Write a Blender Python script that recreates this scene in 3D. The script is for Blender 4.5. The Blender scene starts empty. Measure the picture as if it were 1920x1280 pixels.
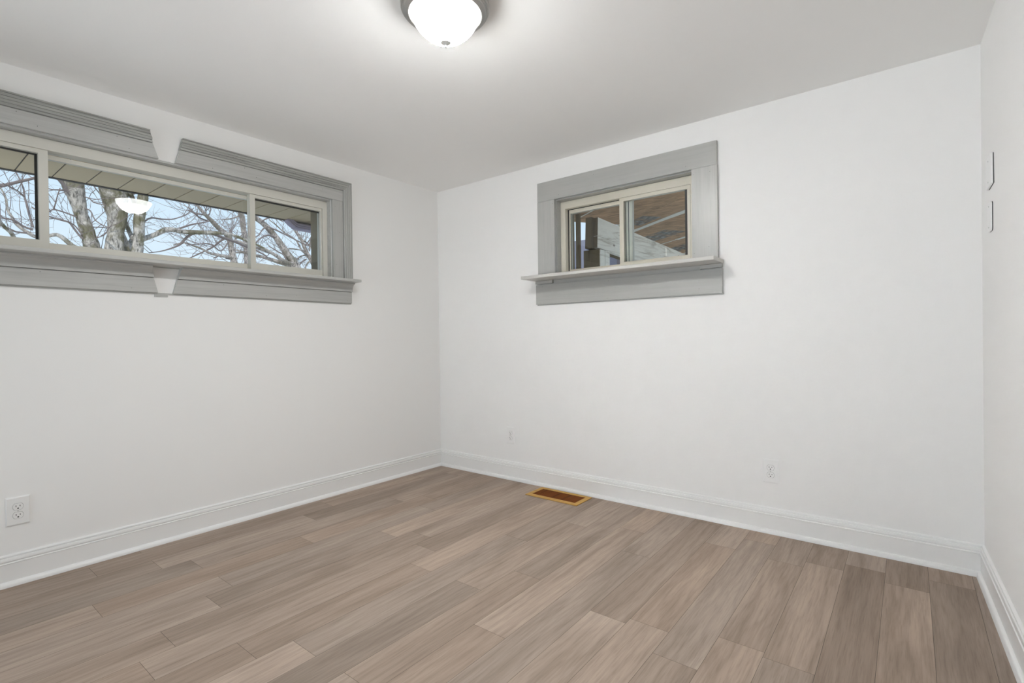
import bpy, bmesh, math, random
from mathutils import Vector, Matrix

# ------------------------------------------------------------------ camera, sky, exposure
S = bpy.context.scene
COL = S.collection
cam_d = bpy.data.cameras.new('camera')
cam_d.sensor_width = 36.0
cam_d.sensor_fit = 'HORIZONTAL'
cam_d.lens = 17.7404
cam_d.clip_start = 0.02
cam = bpy.data.objects.new('camera', cam_d)
COL.objects.link(cam)
R_ = Vector((0.785790, 0.618355, -0.013100))
U_ = Vector((0.006988, 0.012303, 0.999900))
D_ = Vector((-0.618454, 0.785803, -0.005347))
M = Matrix(((R_.x, U_.x, -D_.x, 3.19132), (R_.y, U_.y, -D_.y, -3.04060), (R_.z, U_.z, -D_.z, 1.07983), (0, 0, 0, 1)))
cam.matrix_world = M
S.camera = cam
S.view_settings.view_transform = 'Standard'
S.view_settings.look = 'None'
S.view_settings.exposure = 0.0
S.view_settings.gamma = 1.0
S.view_settings.use_curve_mapping = False
S.cycles.max_bounces = 40
S.cycles.diffuse_bounces = 32
S.cycles.glossy_bounces = 8
S.cycles.transparent_max_bounces = 32

SKY_STRENGTH = 1.12
LAMP_STRENGTH = 385.0
SUN_STRENGTH = 2.2

world = bpy.data.worlds.new('sky')
S.world = world
world.use_nodes = True
wt = world.node_tree
wt.nodes.clear()
tc = wt.nodes.new('ShaderNodeTexCoord')
sx = wt.nodes.new('ShaderNodeSeparateXYZ')
rp = wt.nodes.new('ShaderNodeValToRGB')
e = rp.color_ramp.elements
e[0].position = 0.0; e[0].color = (0.84, 0.91, 0.98, 1)
e[1].position = 1.0; e[1].color = (0.33, 0.55, 0.92, 1)
n_ = e.new(0.16); n_.color = (0.76, 0.88, 1.0, 1)
n_ = e.new(0.35); n_.color = (0.60, 0.79, 1.0, 1)
bgn = wt.nodes.new('ShaderNodeBackground')
bgn.inputs['Strength'].default_value = SKY_STRENGTH
wo = wt.nodes.new('ShaderNodeOutputWorld')
wt.links.new(tc.outputs['Generated'], sx.inputs[0])
wt.links.new(sx.outputs['Z'], rp.inputs[0])
wt.links.new(rp.outputs[0], bgn.inputs['Color'])
wt.links.new(bgn.outputs[0], wo.inputs['Surface'])

sun_d = bpy.data.lights.new('sun', 'SUN')
sun_d.energy = SUN_STRENGTH
sun_d.angle = 0.02
sun_d.color = (1.0, 0.96, 0.90)
sun = bpy.data.objects.new('sun', sun_d)
sun.location = (8, -8, 12)
sun.rotation_euler = Vector((-0.62, 0.42, -0.66)).to_track_quat('-Z', 'Y').to_euler()
COL.objects.link(sun)

# added fill light behind the camera, unseen, lifting the ceiling and walls
fill_d = bpy.data.lights.new('rear_fill_light', 'AREA')
fill_d.shape = 'RECTANGLE'; fill_d.size = 3.4; fill_d.size_y = 2.0
fill_d.energy = 182.0
fill_d.color = (0.96, 0.97, 1.0)
fill = bpy.data.objects.new('rear_fill_light', fill_d)
fill.location = (0.9, -5.7, 0.0)
fill.rotation_euler = Vector((0.30, 0.76, 0.60)).to_track_quat('-Z', 'Y').to_euler()
COL.objects.link(fill)

# ------------------------------------------------------------------ room measures (metres)
H = 2.35                 # ceiling height
RW = 3.4473              # right wall meets back wall here
TH = 0.033325            # the right wall is slightly out of square
Y0 = -4.15               # wall behind the camera
WT = 0.20                # wall thickness
CT, ST = math.cos(TH), math.sin(TH)

# ------------------------------------------------------------------ materials
def srgb(r, g, b):
    f = lambda c: (c / 255 / 12.92) if c / 255 <= 0.04045 else ((c / 255 + 0.055) / 1.055) ** 2.4
    return (f(r), f(g), f(b), 1.0)

class Mat:
    def __init__(s, name):
        s.m = bpy.data.materials.new(name)
        s.m.use_nodes = True
        s.t = s.m.node_tree
        s.t.nodes.clear()
        s.out = s.n('ShaderNodeOutputMaterial')
        s.b = s.n('ShaderNodeBsdfPrincipled')
        s.l(s.b.outputs[0], s.out.inputs['Surface'])
    def n(s, kind, **kw):
        x = s.t.nodes.new(kind)
        for k, v in kw.items():
            setattr(x, k, v)
        return x
    def l(s, a, b):
        s.t.links.new(a, b)
    def coords(s, scale=(1, 1, 1)):
        a = s.n('ShaderNodeTexCoord'); m = s.n('ShaderNodeMapping')
        m.inputs['Scale'].default_value = scale
        s.l(a.outputs['Object'], m.inputs['Vector'])
        return m.outputs[0]
    def noise(s, vec, scale=5, detail=4, rough=0.55, dist=0.0):
        x = s.n('ShaderNodeTexNoise')
        x.inputs['Scale'].default_value = scale
        x.inputs['Detail'].default_value = detail
        x.inputs['Roughness'].default_value = rough
        x.inputs['Distortion'].default_value = dist
        s.l(vec, x.inputs['Vector'])
        return x.outputs['Fac']
    def ramp(s, fac, stops):
        x = s.n('ShaderNodeValToRGB')
        el = x.color_ramp.elements
        while len(el) < len(stops):
            el.new(0.5)
        for q, (p, c) in zip(el, stops):
            q.position = p; q.color = c
        s.l(fac, x.inputs[0])
        return x.outputs[0]
    def mix(s, a, b, fac, mode='MIX'):
        x = s.n('ShaderNodeMix', data_type='RGBA', blend_type=mode)
        for v, i in ((fac, 0), (a, 6), (b, 7)):
            if hasattr(v, 'is_linked') or hasattr(v, 'links'):
                s.l(v, x.inputs[i])
            else:
                x.inputs[i].default_value = v
        return x.outputs[2]
    def bump(s, height, strength=0.1, dist=0.001):
        x = s.n('ShaderNodeBump')
        x.inputs['Strength'].default_value = strength
        x.inputs['Distance'].default_value = dist
        s.l(height, x.inputs['Height'])
        s.l(x.outputs[0], s.b.inputs['Normal'])
    def set(s, **kw):
        for k, v in kw.items():
            s.b.inputs[k.replace('_', ' ')].default_value = v
        return s

def paint(name, col, rough=0.6, bump=0.05, bscale=220, spec=0.3):
    a = Mat(name); v = a.coords()
    a.set(Base_Color=col, Roughness=rough, Specular_IOR_Level=spec)
    a.bump(a.noise(v, bscale, 3), bump, 0.0006)
    return a.m

def flat(name, col, rough=0.5, metal=0.0, spec=0.5):
    a = Mat(name)
    v = a.coords()
    c2 = tuple(x * 0.93 for x in col[:3]) + (1,)
    a.l(a.mix(col, c2, a.noise(v, 30, 3)), a.b.inputs['Base Color'])
    a.set(Roughness=rough, Metallic=metal, Specular_IOR_Level=spec)
    return a.m

def painted_wood(name, col, axis, amount=0.10, bump=0.25, scale=1.0):
    """paint brushed over boards: faint grain showing along the given axis"""
    a = Mat(name)
    sc = [70, 70, 70]; sc[axis] = 2.5
    sc = [q * scale for q in sc]
    v = a.coords(tuple(sc))
    g = a.noise(v, 1.0, 5, 0.6, 0.6)
    sc2 = [9, 9, 9]; sc2[axis] = 0.9
    g2 = a.noise(a.coords(tuple(sc2)), 1.0, 3, 0.5, 1.0)
    dk = tuple(x * (1 - amount * 1.6) for x in col[:3]) + (1,)
    lt = tuple(min(1, x * (1 + amount)) for x in col[:3]) + (1,)
    c = a.ramp(g, [(0.30, dk), (0.5, col), (0.72, lt)])
    c = a.mix(c, dk, a.ramp(g2, [(0.5, (0, 0, 0, 1)), (0.75, (0.5, 0.5, 0.5, 1))]))
    a.l(c, a.b.inputs['Base Color'])
    a.set(Roughness=0.34, Specular_IOR_Level=0.55)
    a.bump(g, bump, 0.0012)
    return a.m

def glass(name, tint=(0.93, 0.96, 0.97, 1), refl=1.0):
    a = Mat(name)
    tr = a.n('ShaderNodeBsdfTransparent'); tr.inputs[0].default_value = tint
    gl = a.n('ShaderNodeBsdfGlossy'); gl.inputs['Roughness'].default_value = 0.004
    gl.inputs[0].default_value = (1, 1, 1, 1)
    fr = a.n('ShaderNodeFresnel'); fr.inputs['IOR'].default_value = 1.45
    mu = a.n('ShaderNodeMath', operation='MULTIPLY'); mu.inputs[1].default_value = refl
    mx = a.n('ShaderNodeMixShader')
    a.l(fr.outputs[0], mu.inputs[0]); a.l(mu.outputs[0], mx.inputs[0])
    a.l(tr.outputs[0], mx.inputs[1]); a.l(gl.outputs[0], mx.inputs[2])
    a.t.nodes.remove(a.b)
    a.l(mx.outputs[0], a.out.inputs['Surface'])
    return a.m

def floor_mat():
    a = Mat('vinyl_plank_floor')
    at = a.n('ShaderNodeAttribute', attribute_name='plank')     # x: tone, y: shift, z: warmth
    sp = a.n('ShaderNodeSeparateXYZ'); a.l(at.outputs['Vector'], sp.inputs[0])
    tcn = a.n('ShaderNodeTexCoord')
    cb = a.n('ShaderNodeCombineXYZ')
    k = a.n('ShaderNodeMath', operation='MULTIPLY'); k.inputs[1].default_value = 37.0
    a.l(sp.outputs['Y'], k.inputs[0])
    a.l(k.outputs[0], cb.inputs['X']); a.l(k.outputs[0], cb.inputs['Y']); a.l(k.outputs[0], cb.inputs['Z'])
    ad = a.n('ShaderNodeVectorMath', operation='ADD')
    a.l(tcn.outputs['Object'], ad.inputs[0]); a.l(cb.outputs[0], ad.inputs[1])
    def mp(sc):
        m = a.n('ShaderNodeMapping'); m.inputs['Scale'].default_value = sc
        a.l(ad.outputs[0], m.inputs['Vector']); return m.outputs[0]
    broad = a.noise(mp((7, 0.9, 1)), 1.0, 4, 0.55, 0.8)         # wide soft streaks
    streak = a.noise(mp((46, 1.7, 1)), 1.0, 5, 0.62, 0.5)       # grain streaks
    fine = a.noise(mp((210, 9, 1)), 1.0, 3, 0.6, 0.2)           # pores
    wv = a.n('ShaderNodeTexWave', wave_type='BANDS', bands_direction='X')
    wv.inputs['Scale'].default_value = 5.5
    wv.inputs['Distortion'].default_value = 9.0
    wv.inputs['Detail'].default_value = 2.5
    wv.inputs['Detail Scale'].default_value = 0.9
    a.l(mp((1.6, 0.42, 1)), wv.inputs['Vector'])
    light = srgb(180, 163, 149); mid = srgb(165, 148, 135); dark = srgb(145, 129, 116)
    c = a.ramp(broad, [(0.28, dark), (0.5, mid), (0.74, light)])
    st = a.ramp(streak, [(0.30, (0.70, 0.68, 0.66, 1)), (0.48, (0.98, 0.98, 0.98, 1)), (0.75, (1.10, 1.10, 1.10, 1))])
    c = a.mix(c, st, 0.50, 'MULTIPLY')
    wr = a.ramp(wv.outputs['Fac'], [(0.0, (0.86, 0.86, 0.86, 1)), (0.35, (1, 1, 1, 1)), (1.0, (1.04, 1.04, 1.04, 1))])
    c = a.mix(c, wr, 0.50, 'MULTIPLY')
    fr = a.ramp(fine, [(0.33, (0.82, 0.81, 0.80, 1)), (0.5, (1, 1, 1, 1)), (0.70, (1.07, 1.07, 1.07, 1))])
    c = a.mix(c, fr, 0.8, 'MULTIPLY')
    tn = a.n('ShaderNodeCombineColor')
    for i in range(3):
        a.l(sp.outputs['X'], tn.inputs[i])
    c = a.mix(c, tn.outputs[0], 1.0, 'MULTIPLY')
    warm = a.mix((0.985, 1.0, 1.01, 1), (1.03, 0.995, 0.96, 1), sp.outputs['Z'])
    c = a.mix(c, warm, 1.0, 'MULTIPLY')
    a.l(c, a.b.inputs['Base Color'])
    rr = a.n('ShaderNodeMapRange'); rr.inputs['To Min'].default_value = 0.52; rr.inputs['To Max'].default_value = 0.66
    a.l(streak, rr.inputs['Value']); a.l(rr.outputs[0], a.b.inputs['Roughness'])
    a.set(Specular_IOR_Level=0.28)
    a.bump(a.mix(streak, fine, 0.5), 0.25, 0.0008)
    return a.m

def bark_mat(name, base, moss):
    a = Mat(name)
    v = a.coords((1, 1, 0.35))
    n1 = a.noise(v, 26, 6, 0.7, 0.5)
    n2 = a.noise(a.coords(), 3.2, 4, 0.6, 0.4)
    c = a.ramp(n1, [(0.36, tuple(x * 0.20 for x in base[:3]) + (1,)), (0.47, base), (0.62, tuple(min(1, x * 1.65) for x in base[:3]) + (1,))])
    m2 = a.mix(tuple(x * 0.5 for x in moss[:3]) + (1,), moss, n1)
    c = a.mix(c, m2, a.ramp(n2, [(0.47, (0, 0, 0, 1)), (0.56, (0.8, 0.8, 0.8, 1))]))
    a.l(c, a.b.inputs['Base Color'])
    a.set(Roughness=0.9, Specular_IOR_Level=0.1)
    a.bump(n1, 0.8, 0.02)
    return a.m

def lumber(name, col, dark, axis=1, knots=True):
    a = Mat(name)
    sc = [16, 16, 16]; sc[axis] = 1.2
    g = a.noise(a.coords(tuple(sc)), 1.0, 5, 0.6, 1.6)
    c = a.ramp(g, [(0.30, dark), (0.46, col), (0.75, tuple(min(1, x * 1.12) for x in col[:3]) + (1,))])
    sc2 = [3, 3, 3]; sc2[axis] = 0.8
    st = a.noise(a.coords(tuple(sc2)), 1.0, 4, 0.65, 0.8)
    c = a.mix(c, tuple(x * 0.45 for x in dark[:3]) + (1,), a.ramp(st, [(0.60, (0, 0, 0, 1)), (0.72, (0.6, 0.6, 0.6, 1))]))
    if knots:
        vo = a.n('ShaderNodeTexVoronoi'); vo.inputs['Scale'].default_value = 1.0
        s3 = [9, 9, 9]; s3[axis] = 5
        a.l(a.coords(tuple(s3)), vo.inputs['Vector'])
        c = a.mix(c, (0.09, 0.06, 0.04, 1), a.ramp(vo.outputs['Distance'], [(0.05, (0.8, 0.8, 0.8, 1)), (0.13, (0, 0, 0, 1))]))
    a.l(c, a.b.inputs['Base Color'])
    a.set(Roughness=0.75, Specular_IOR_Level=0.2)
    a.bump(g, 0.3, 0.002)
    return a.m

def sheathing():
    a = Mat('roof_sheathing')
    v = a.coords((4, 11, 4))
    g = a.noise(v, 1.0, 6, 0.65, 1.5)
    c = a.ramp(g, [(0.30, srgb(116, 92, 66)), (0.5, srgb(172, 138, 104)), (0.72, srgb(210, 166, 126))])
    a.l(c, a.b.inputs['Base Color'])
    a.set(Roughness=0.8, Specular_IOR_Level=0.15)
    return a.m

def stamp():
    a = Mat('worn_mill_stamp')
    wv = a.n('ShaderNodeTexWave', wave_type='BANDS', bands_direction='DIAGONAL')
    wv.inputs['Scale'].default_value = 5.0; wv.inputs['Distortion'].default_value = 5.0; wv.inputs['Detail'].default_value = 2.0
    a.l(a.coords(), wv.inputs['Vector'])
    a.l(a.ramp(wv.outputs['Fac'], [(0.25, srgb(128, 128, 124)), (0.7, srgb(168, 164, 156))]), a.b.inputs['Base Color'])
    a.set(Roughness=0.9, Specular_IOR_Level=0.1)
    a.l(a.ramp(a.noise(a.coords(), 7, 3, 0.6), [(0.34, (0.05, 0.05, 0.05, 1)), (0.62, (0.75, 0.75, 0.75, 1))]), a.b.inputs['Alpha'])
    return a.m

WALL = paint('white_wall_paint', (0.875, 0.872, 0.862, 1), 0.72, 0.10, 190, 0.2)
CEIL = paint('ceiling_paint', (0.91, 0.905, 0.895, 1), 0.85, 0.06, 160, 0.1)
TRIMW = paint('white_trim_paint', (0.86, 0.86, 0.85, 1), 0.35, 0.02, 60, 0.45)
FLOOR = floor_mat()
DARKGAP = flat('floor_gap', (0.05, 0.042, 0.036, 1), 0.9)
GREY_Y = painted_wood('grey_casing_paint_along_left_wall', (0.47, 0.472, 0.455, 1), 1, 0.08)
GREY_X = painted_wood('grey_casing_paint_along_back_wall', (0.425, 0.427, 0.41, 1), 0, 0.04, 0.10)
GREY_Z = painted_wood('grey_casing_paint_upright', (0.44, 0.442, 0.425, 1), 2, 0.06)
ROUGHGREY = painted_wood('grey_reeded_moulding_paint', (0.35, 0.355, 0.335, 1), 1, 0.24, 0.6)
NAIL = flat('nail_hole', (0.07, 0.065, 0.06, 1), 0.9)
VINYL = paint('almond_vinyl', (0.66, 0.625, 0.53, 1), 0.38, 0.0, 50, 0.45)
VINYLG = paint('pale_vinyl', (0.66, 0.645, 0.585, 1), 0.38, 0.0, 50, 0.45)
GASKET_AND_SHADE = flat('gasket_and_shade', (0.03, 0.03, 0.028, 1), 0.6)
GLASS = glass('window_glass')
CLEARP = flat('clear_plastic_latch', (0.62, 0.61, 0.58, 1), 0.25)
BROWN = flat('brown_exterior_trim', srgb(122, 110, 86), 0.6)
SOFFIT = flat('taupe_soffit', srgb(192, 170, 135), 0.6)
SOFFITDK = flat('soffit_groove', srgb(40, 34, 28), 0.8)
GUTTER = flat('dark_bronze_downspout', srgb(158, 146, 166), 0.3)
PLATE = paint('white_cover_plate', (0.86, 0.86, 0.85, 1), 0.30, 0.0, 50, 0.5)
SLOT_AND_SHADE = flat('slot_and_shade', (0.02, 0.02, 0.02, 1), 0.7)
SCREW = flat('screw_metal', (0.62, 0.62, 0.60, 1), 0.35, 0.6)
SATIN = flat('satin_finial', (0.74, 0.74, 0.72, 1), 0.5, 0.25)
NICKEL = flat('brushed_nickel', (0.50, 0.48, 0.46, 1), 0.32, 1.0)
BARK = bark_mat('mossy_bark', srgb(176, 166, 156), srgb(120, 112, 74))
BARK2 = bark_mat('grey_bark', srgb(170, 158, 150), srgb(150, 140, 124))
TWIG = flat('twig_bark', srgb(138, 124, 120), 0.9, 0, 0.1)
BEAM = lumber('weathered_pale_lumber', srgb(238, 234, 224), srgb(188, 180, 166), 1)
POSTM = lumber('brown_treated_lumber', srgb(112, 98, 74), srgb(78, 66, 48), 2, False)
SHEATH = sheathing()
STAMP = stamp()
GRASS = flat('pale_winter_lawn', srgb(214, 208, 194), 0.95)
EXTW = flat('exterior_siding', srgb(170, 164, 158), 0.8)
LAVW = flat('lavender_grey_siding', srgb(150, 146, 160), 0.8)
OAK = lumber('honey_oak', srgb(196, 156, 90), srgb(166, 124, 64), 0, False)
OAKDK = lumber('dark_oak_louver', srgb(122, 66, 22), srgb(74, 36, 12), 1, False)

_dome = Mat('lit_frosted_glass')
_dome.set(Base_Color=(0.95, 0.95, 0.93, 1), Roughness=0.3, Emission_Color=(0.988, 0.988, 0.975, 1))
# emission graded down toward the rim to soften the halo on the ceiling
_s = _dome.n('ShaderNodeSeparateXYZ'); _r = _dome.n('ShaderNodeMapRange')
_r.interpolation_type = 'SMOOTHSTEP'
_r.inputs['From Min'].default_value = -0.088; _r.inputs['From Max'].default_value = -0.156
_r.inputs['To Min'].default_value = 0.03 * LAMP_STRENGTH; _r.inputs['To Max'].default_value = LAMP_STRENGTH
_c = _dome.n('ShaderNodeTexCoord')
_dome.l(_c.outputs['Object'], _s.inputs[0]); _dome.l(_s.outputs['Z'], _r.inputs['Value']); _dome.l(_r.outputs[0], _dome.b.inputs['Emission Strength'])
DOME = _dome.m
GAP_DAYLIGHT = flat('painted_gap_daylight', srgb(226, 222, 210), 0.7)

# ------------------------------------------------------------------ mesh helpers
FW = lambda u, n, z: Vector((u, n, z))                     # world
FL = lambda u, n, z: Vector((n, u, z))                     # left wall: u along y, n into the room
FB = lambda u, n, z: Vector((u, -n, z))                    # back wall: u along x, n into the room
FR = lambda u, n, z: Vector((RW + u * ST - n * CT, -u * CT - n * ST, z))   # right wall: u from the back corner

def tag(o, label=None, cat=None, group=None, kind=None):
    if label: o['label'] = label
    if cat: o['category'] = cat
    if group: o['group'] = group
    if kind: o['kind'] = kind
    return o

def empty(name, loc=(0, 0, 0)):
    o = bpy.data.objects.new(name, None)
    o.empty_display_size = 0.1
    o.location = loc
    COL.objects.link(o)
    return o

def wloc(o):
    v = Vector((0, 0, 0))
    while o is not None:
        v += o.location
        o = o.parent
    return v

class MB:
    def __init__(s):
        s.bm = bmesh.new()
    def box(s, F, u0, u1, n0, n1, z0, z1, mi=0):
        v = [s.bm.verts.new(F(u, n, z)) for u in (u0, u1) for n in (n0, n1) for z in (z0, z1)]
        for f in ((0, 1, 3, 2), (4, 6, 7, 5), (0, 4, 5, 1), (2, 3, 7, 6), (0, 2, 6, 4), (1, 5, 7, 3)):
            s.bm.faces.new([v[i] for i in f]).material_index = mi
        return s
    def prism(s, F, prof, e0, e1, mi=0):
        """prof: (n, z) polygon swept along u; e0, e1: numbers or functions (n, z) -> u"""
        f0 = e0 if callable(e0) else (lambda n, z: e0)
        f1 = e1 if callable(e1) else (lambda n, z: e1)
        a = [s.bm.verts.new(F(f0(n, z), n, z)) for n, z in prof]
        b = [s.bm.verts.new(F(f1(n, z), n, z)) for n, z in prof]
        k = len(prof)
        for i in range(k):
            j = (i + 1) % k
            s.bm.faces.new((a[i], a[j], b[j], b[i])).material_index = mi
        s.bm.faces.new(a).material_index = mi
        s.bm.faces.new(b[::-1]).material_index = mi
        return s
    def plate(s, F, poly, n0, n1, mi=0):
        """poly: (u, z) outline given thickness n0..n1"""
        a = [s.bm.verts.new(F(u, n0, z)) for u, z in poly]
        b = [s.bm.verts.new(F(u, n1, z)) for u, z in poly]
        k = len(poly)
        for i in range(k):
            j = (i + 1) % k
            s.bm.faces.new((a[i], a[j], b[j], b[i])).material_index = mi
        s.bm.faces.new(a).material_index = mi
        s.bm.faces.new(b[::-1]).material_index = mi
        return s
    def ring(s, F, o, i, n0, n1, mi=0):
        """rectangular frame: o, i = (u0, u1, z0, z1) outer and inner"""
        def rect(r, n): return [s.bm.verts.new(F(u, n, z)) for u, z in ((r[0], r[2]), (r[1], r[2]), (r[1], r[3]), (r[0], r[3]))]
        oa, ob, ia, ib = rect(o, n0), rect(o, n1), rect(i, n0), rect(i, n1)
        for k in range(4):
            j = (k + 1) % 4
            for q in ((oa[k], oa[j], ia[j], ia[k]), (ob[k], ob[j], ib[j], ib[k]), (oa[k], oa[j], ob[j], ob[k]), (ia[k], ia[j], ib[j], ib[k])):
                s.bm.faces.new(q).material_index = mi
        return s
    def lathe(s, c, prof, seg=72, mi=0):
        rings = []
        for r, z in prof:
            if r < 1e-6:
                rings.append([s.bm.verts.new((c[0], c[1], z))])
            else:
                rings.append([s.bm.verts.new((c[0] + r * math.cos(2 * math.pi * k / seg), c[1] + r * math.sin(2 * math.pi * k / seg), z)) for k in range(seg)])
        for a, b in zip(rings, rings[1:]):
            for k in range(seg):
                j = (k + 1) % seg
                if len(a) == 1 and len(b) == 1: continue
                if len(a) == 1: q = (a[0], b[k], b[j])
                elif len(b) == 1: q = (a[k], a[j], b[0])
                else: q = (a[k], a[j], b[j], b[k])
                s.bm.faces.new(q).material_index = mi
        return s
    def tube(s, pts, sides=8, mi=0):
        """pts: (x, y, z, r)"""
        P = [Vector(p[:3]) for p in pts]
        rings = []
        n = len(P)
        ref = None
        for i in range(n):
            t = (P[min(i + 1, n - 1)] - P[max(i - 1, 0)])
            if t.length < 1e-9: t = Vector((0, 0, 1))
            t.normalize()
            if ref is None:
                ref = Vector((1, 0, 0)) if abs(t.x) < 0.8 else Vector((0, 1, 0))
            x = (ref - t * ref.dot(t)).normalized(); y = t.cross(x); ref = x
            r = pts[i][3]
            rings.append([s.bm.verts.new(P[i] + (x * math.cos(2 * math.pi * k / sides) + y * math.sin(2 * math.pi * k / sides)) * r) for k in range(sides)])
        for a, b in zip(rings, rings[1:]):
            for k in range(sides):
                j = (k + 1) % sides
                s.bm.faces.new((a[k], a[j], b[j], b[k])).material_index = mi
        s.bm.faces.new(rings[0]).material_index = mi
        s.bm.faces.new(rings[-1][::-1]).material_index = mi
        return s
    def build(s, name, mats, parent=None, bevel=0.0, smooth=None, loc=None):
        bmesh.ops.recalc_face_normals(s.bm, faces=s.bm.faces)
        me = bpy.data.meshes.new(name)
        base = wloc(parent) if parent is not None else Vector(loc or (0, 0, 0))
        if base.length > 0:
            bmesh.ops.translate(s.bm, verts=s.bm.verts, vec=-base)
        s.bm.to_mesh(me); s.bm.free()
        for m in (mats if isinstance(mats, (list, tuple)) else [mats]):
            me.materials.append(m)
        if smooth is not None:
            for p in me.polygons: p.use_smooth = True
            me.set_sharp_from_angle(angle=math.radians(smooth))
        o = bpy.data.objects.new(name, me)
        COL.objects.link(o)
        if parent is not None: o.parent = parent
        elif loc: o.location = loc
        if bevel:
            b = o.modifiers.new('bevel', 'BEVEL'); b.width = bevel; b.segments = 2
            b.limit_method = 'ANGLE'; b.angle_limit = math.radians(40)
        return o

def spot(mb, F, u, z, n, r=0.0016, mi=1):
    """a nail hole: a tiny dark disc sitting on the face"""
    k = 8
    mb.plate(F, [(u + r * math.cos(6.2832 * i / k), z + r * math.sin(6.2832 * i / k)) for i in range(k)], n - 0.0004, n + 0.0003, mi)

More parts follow.
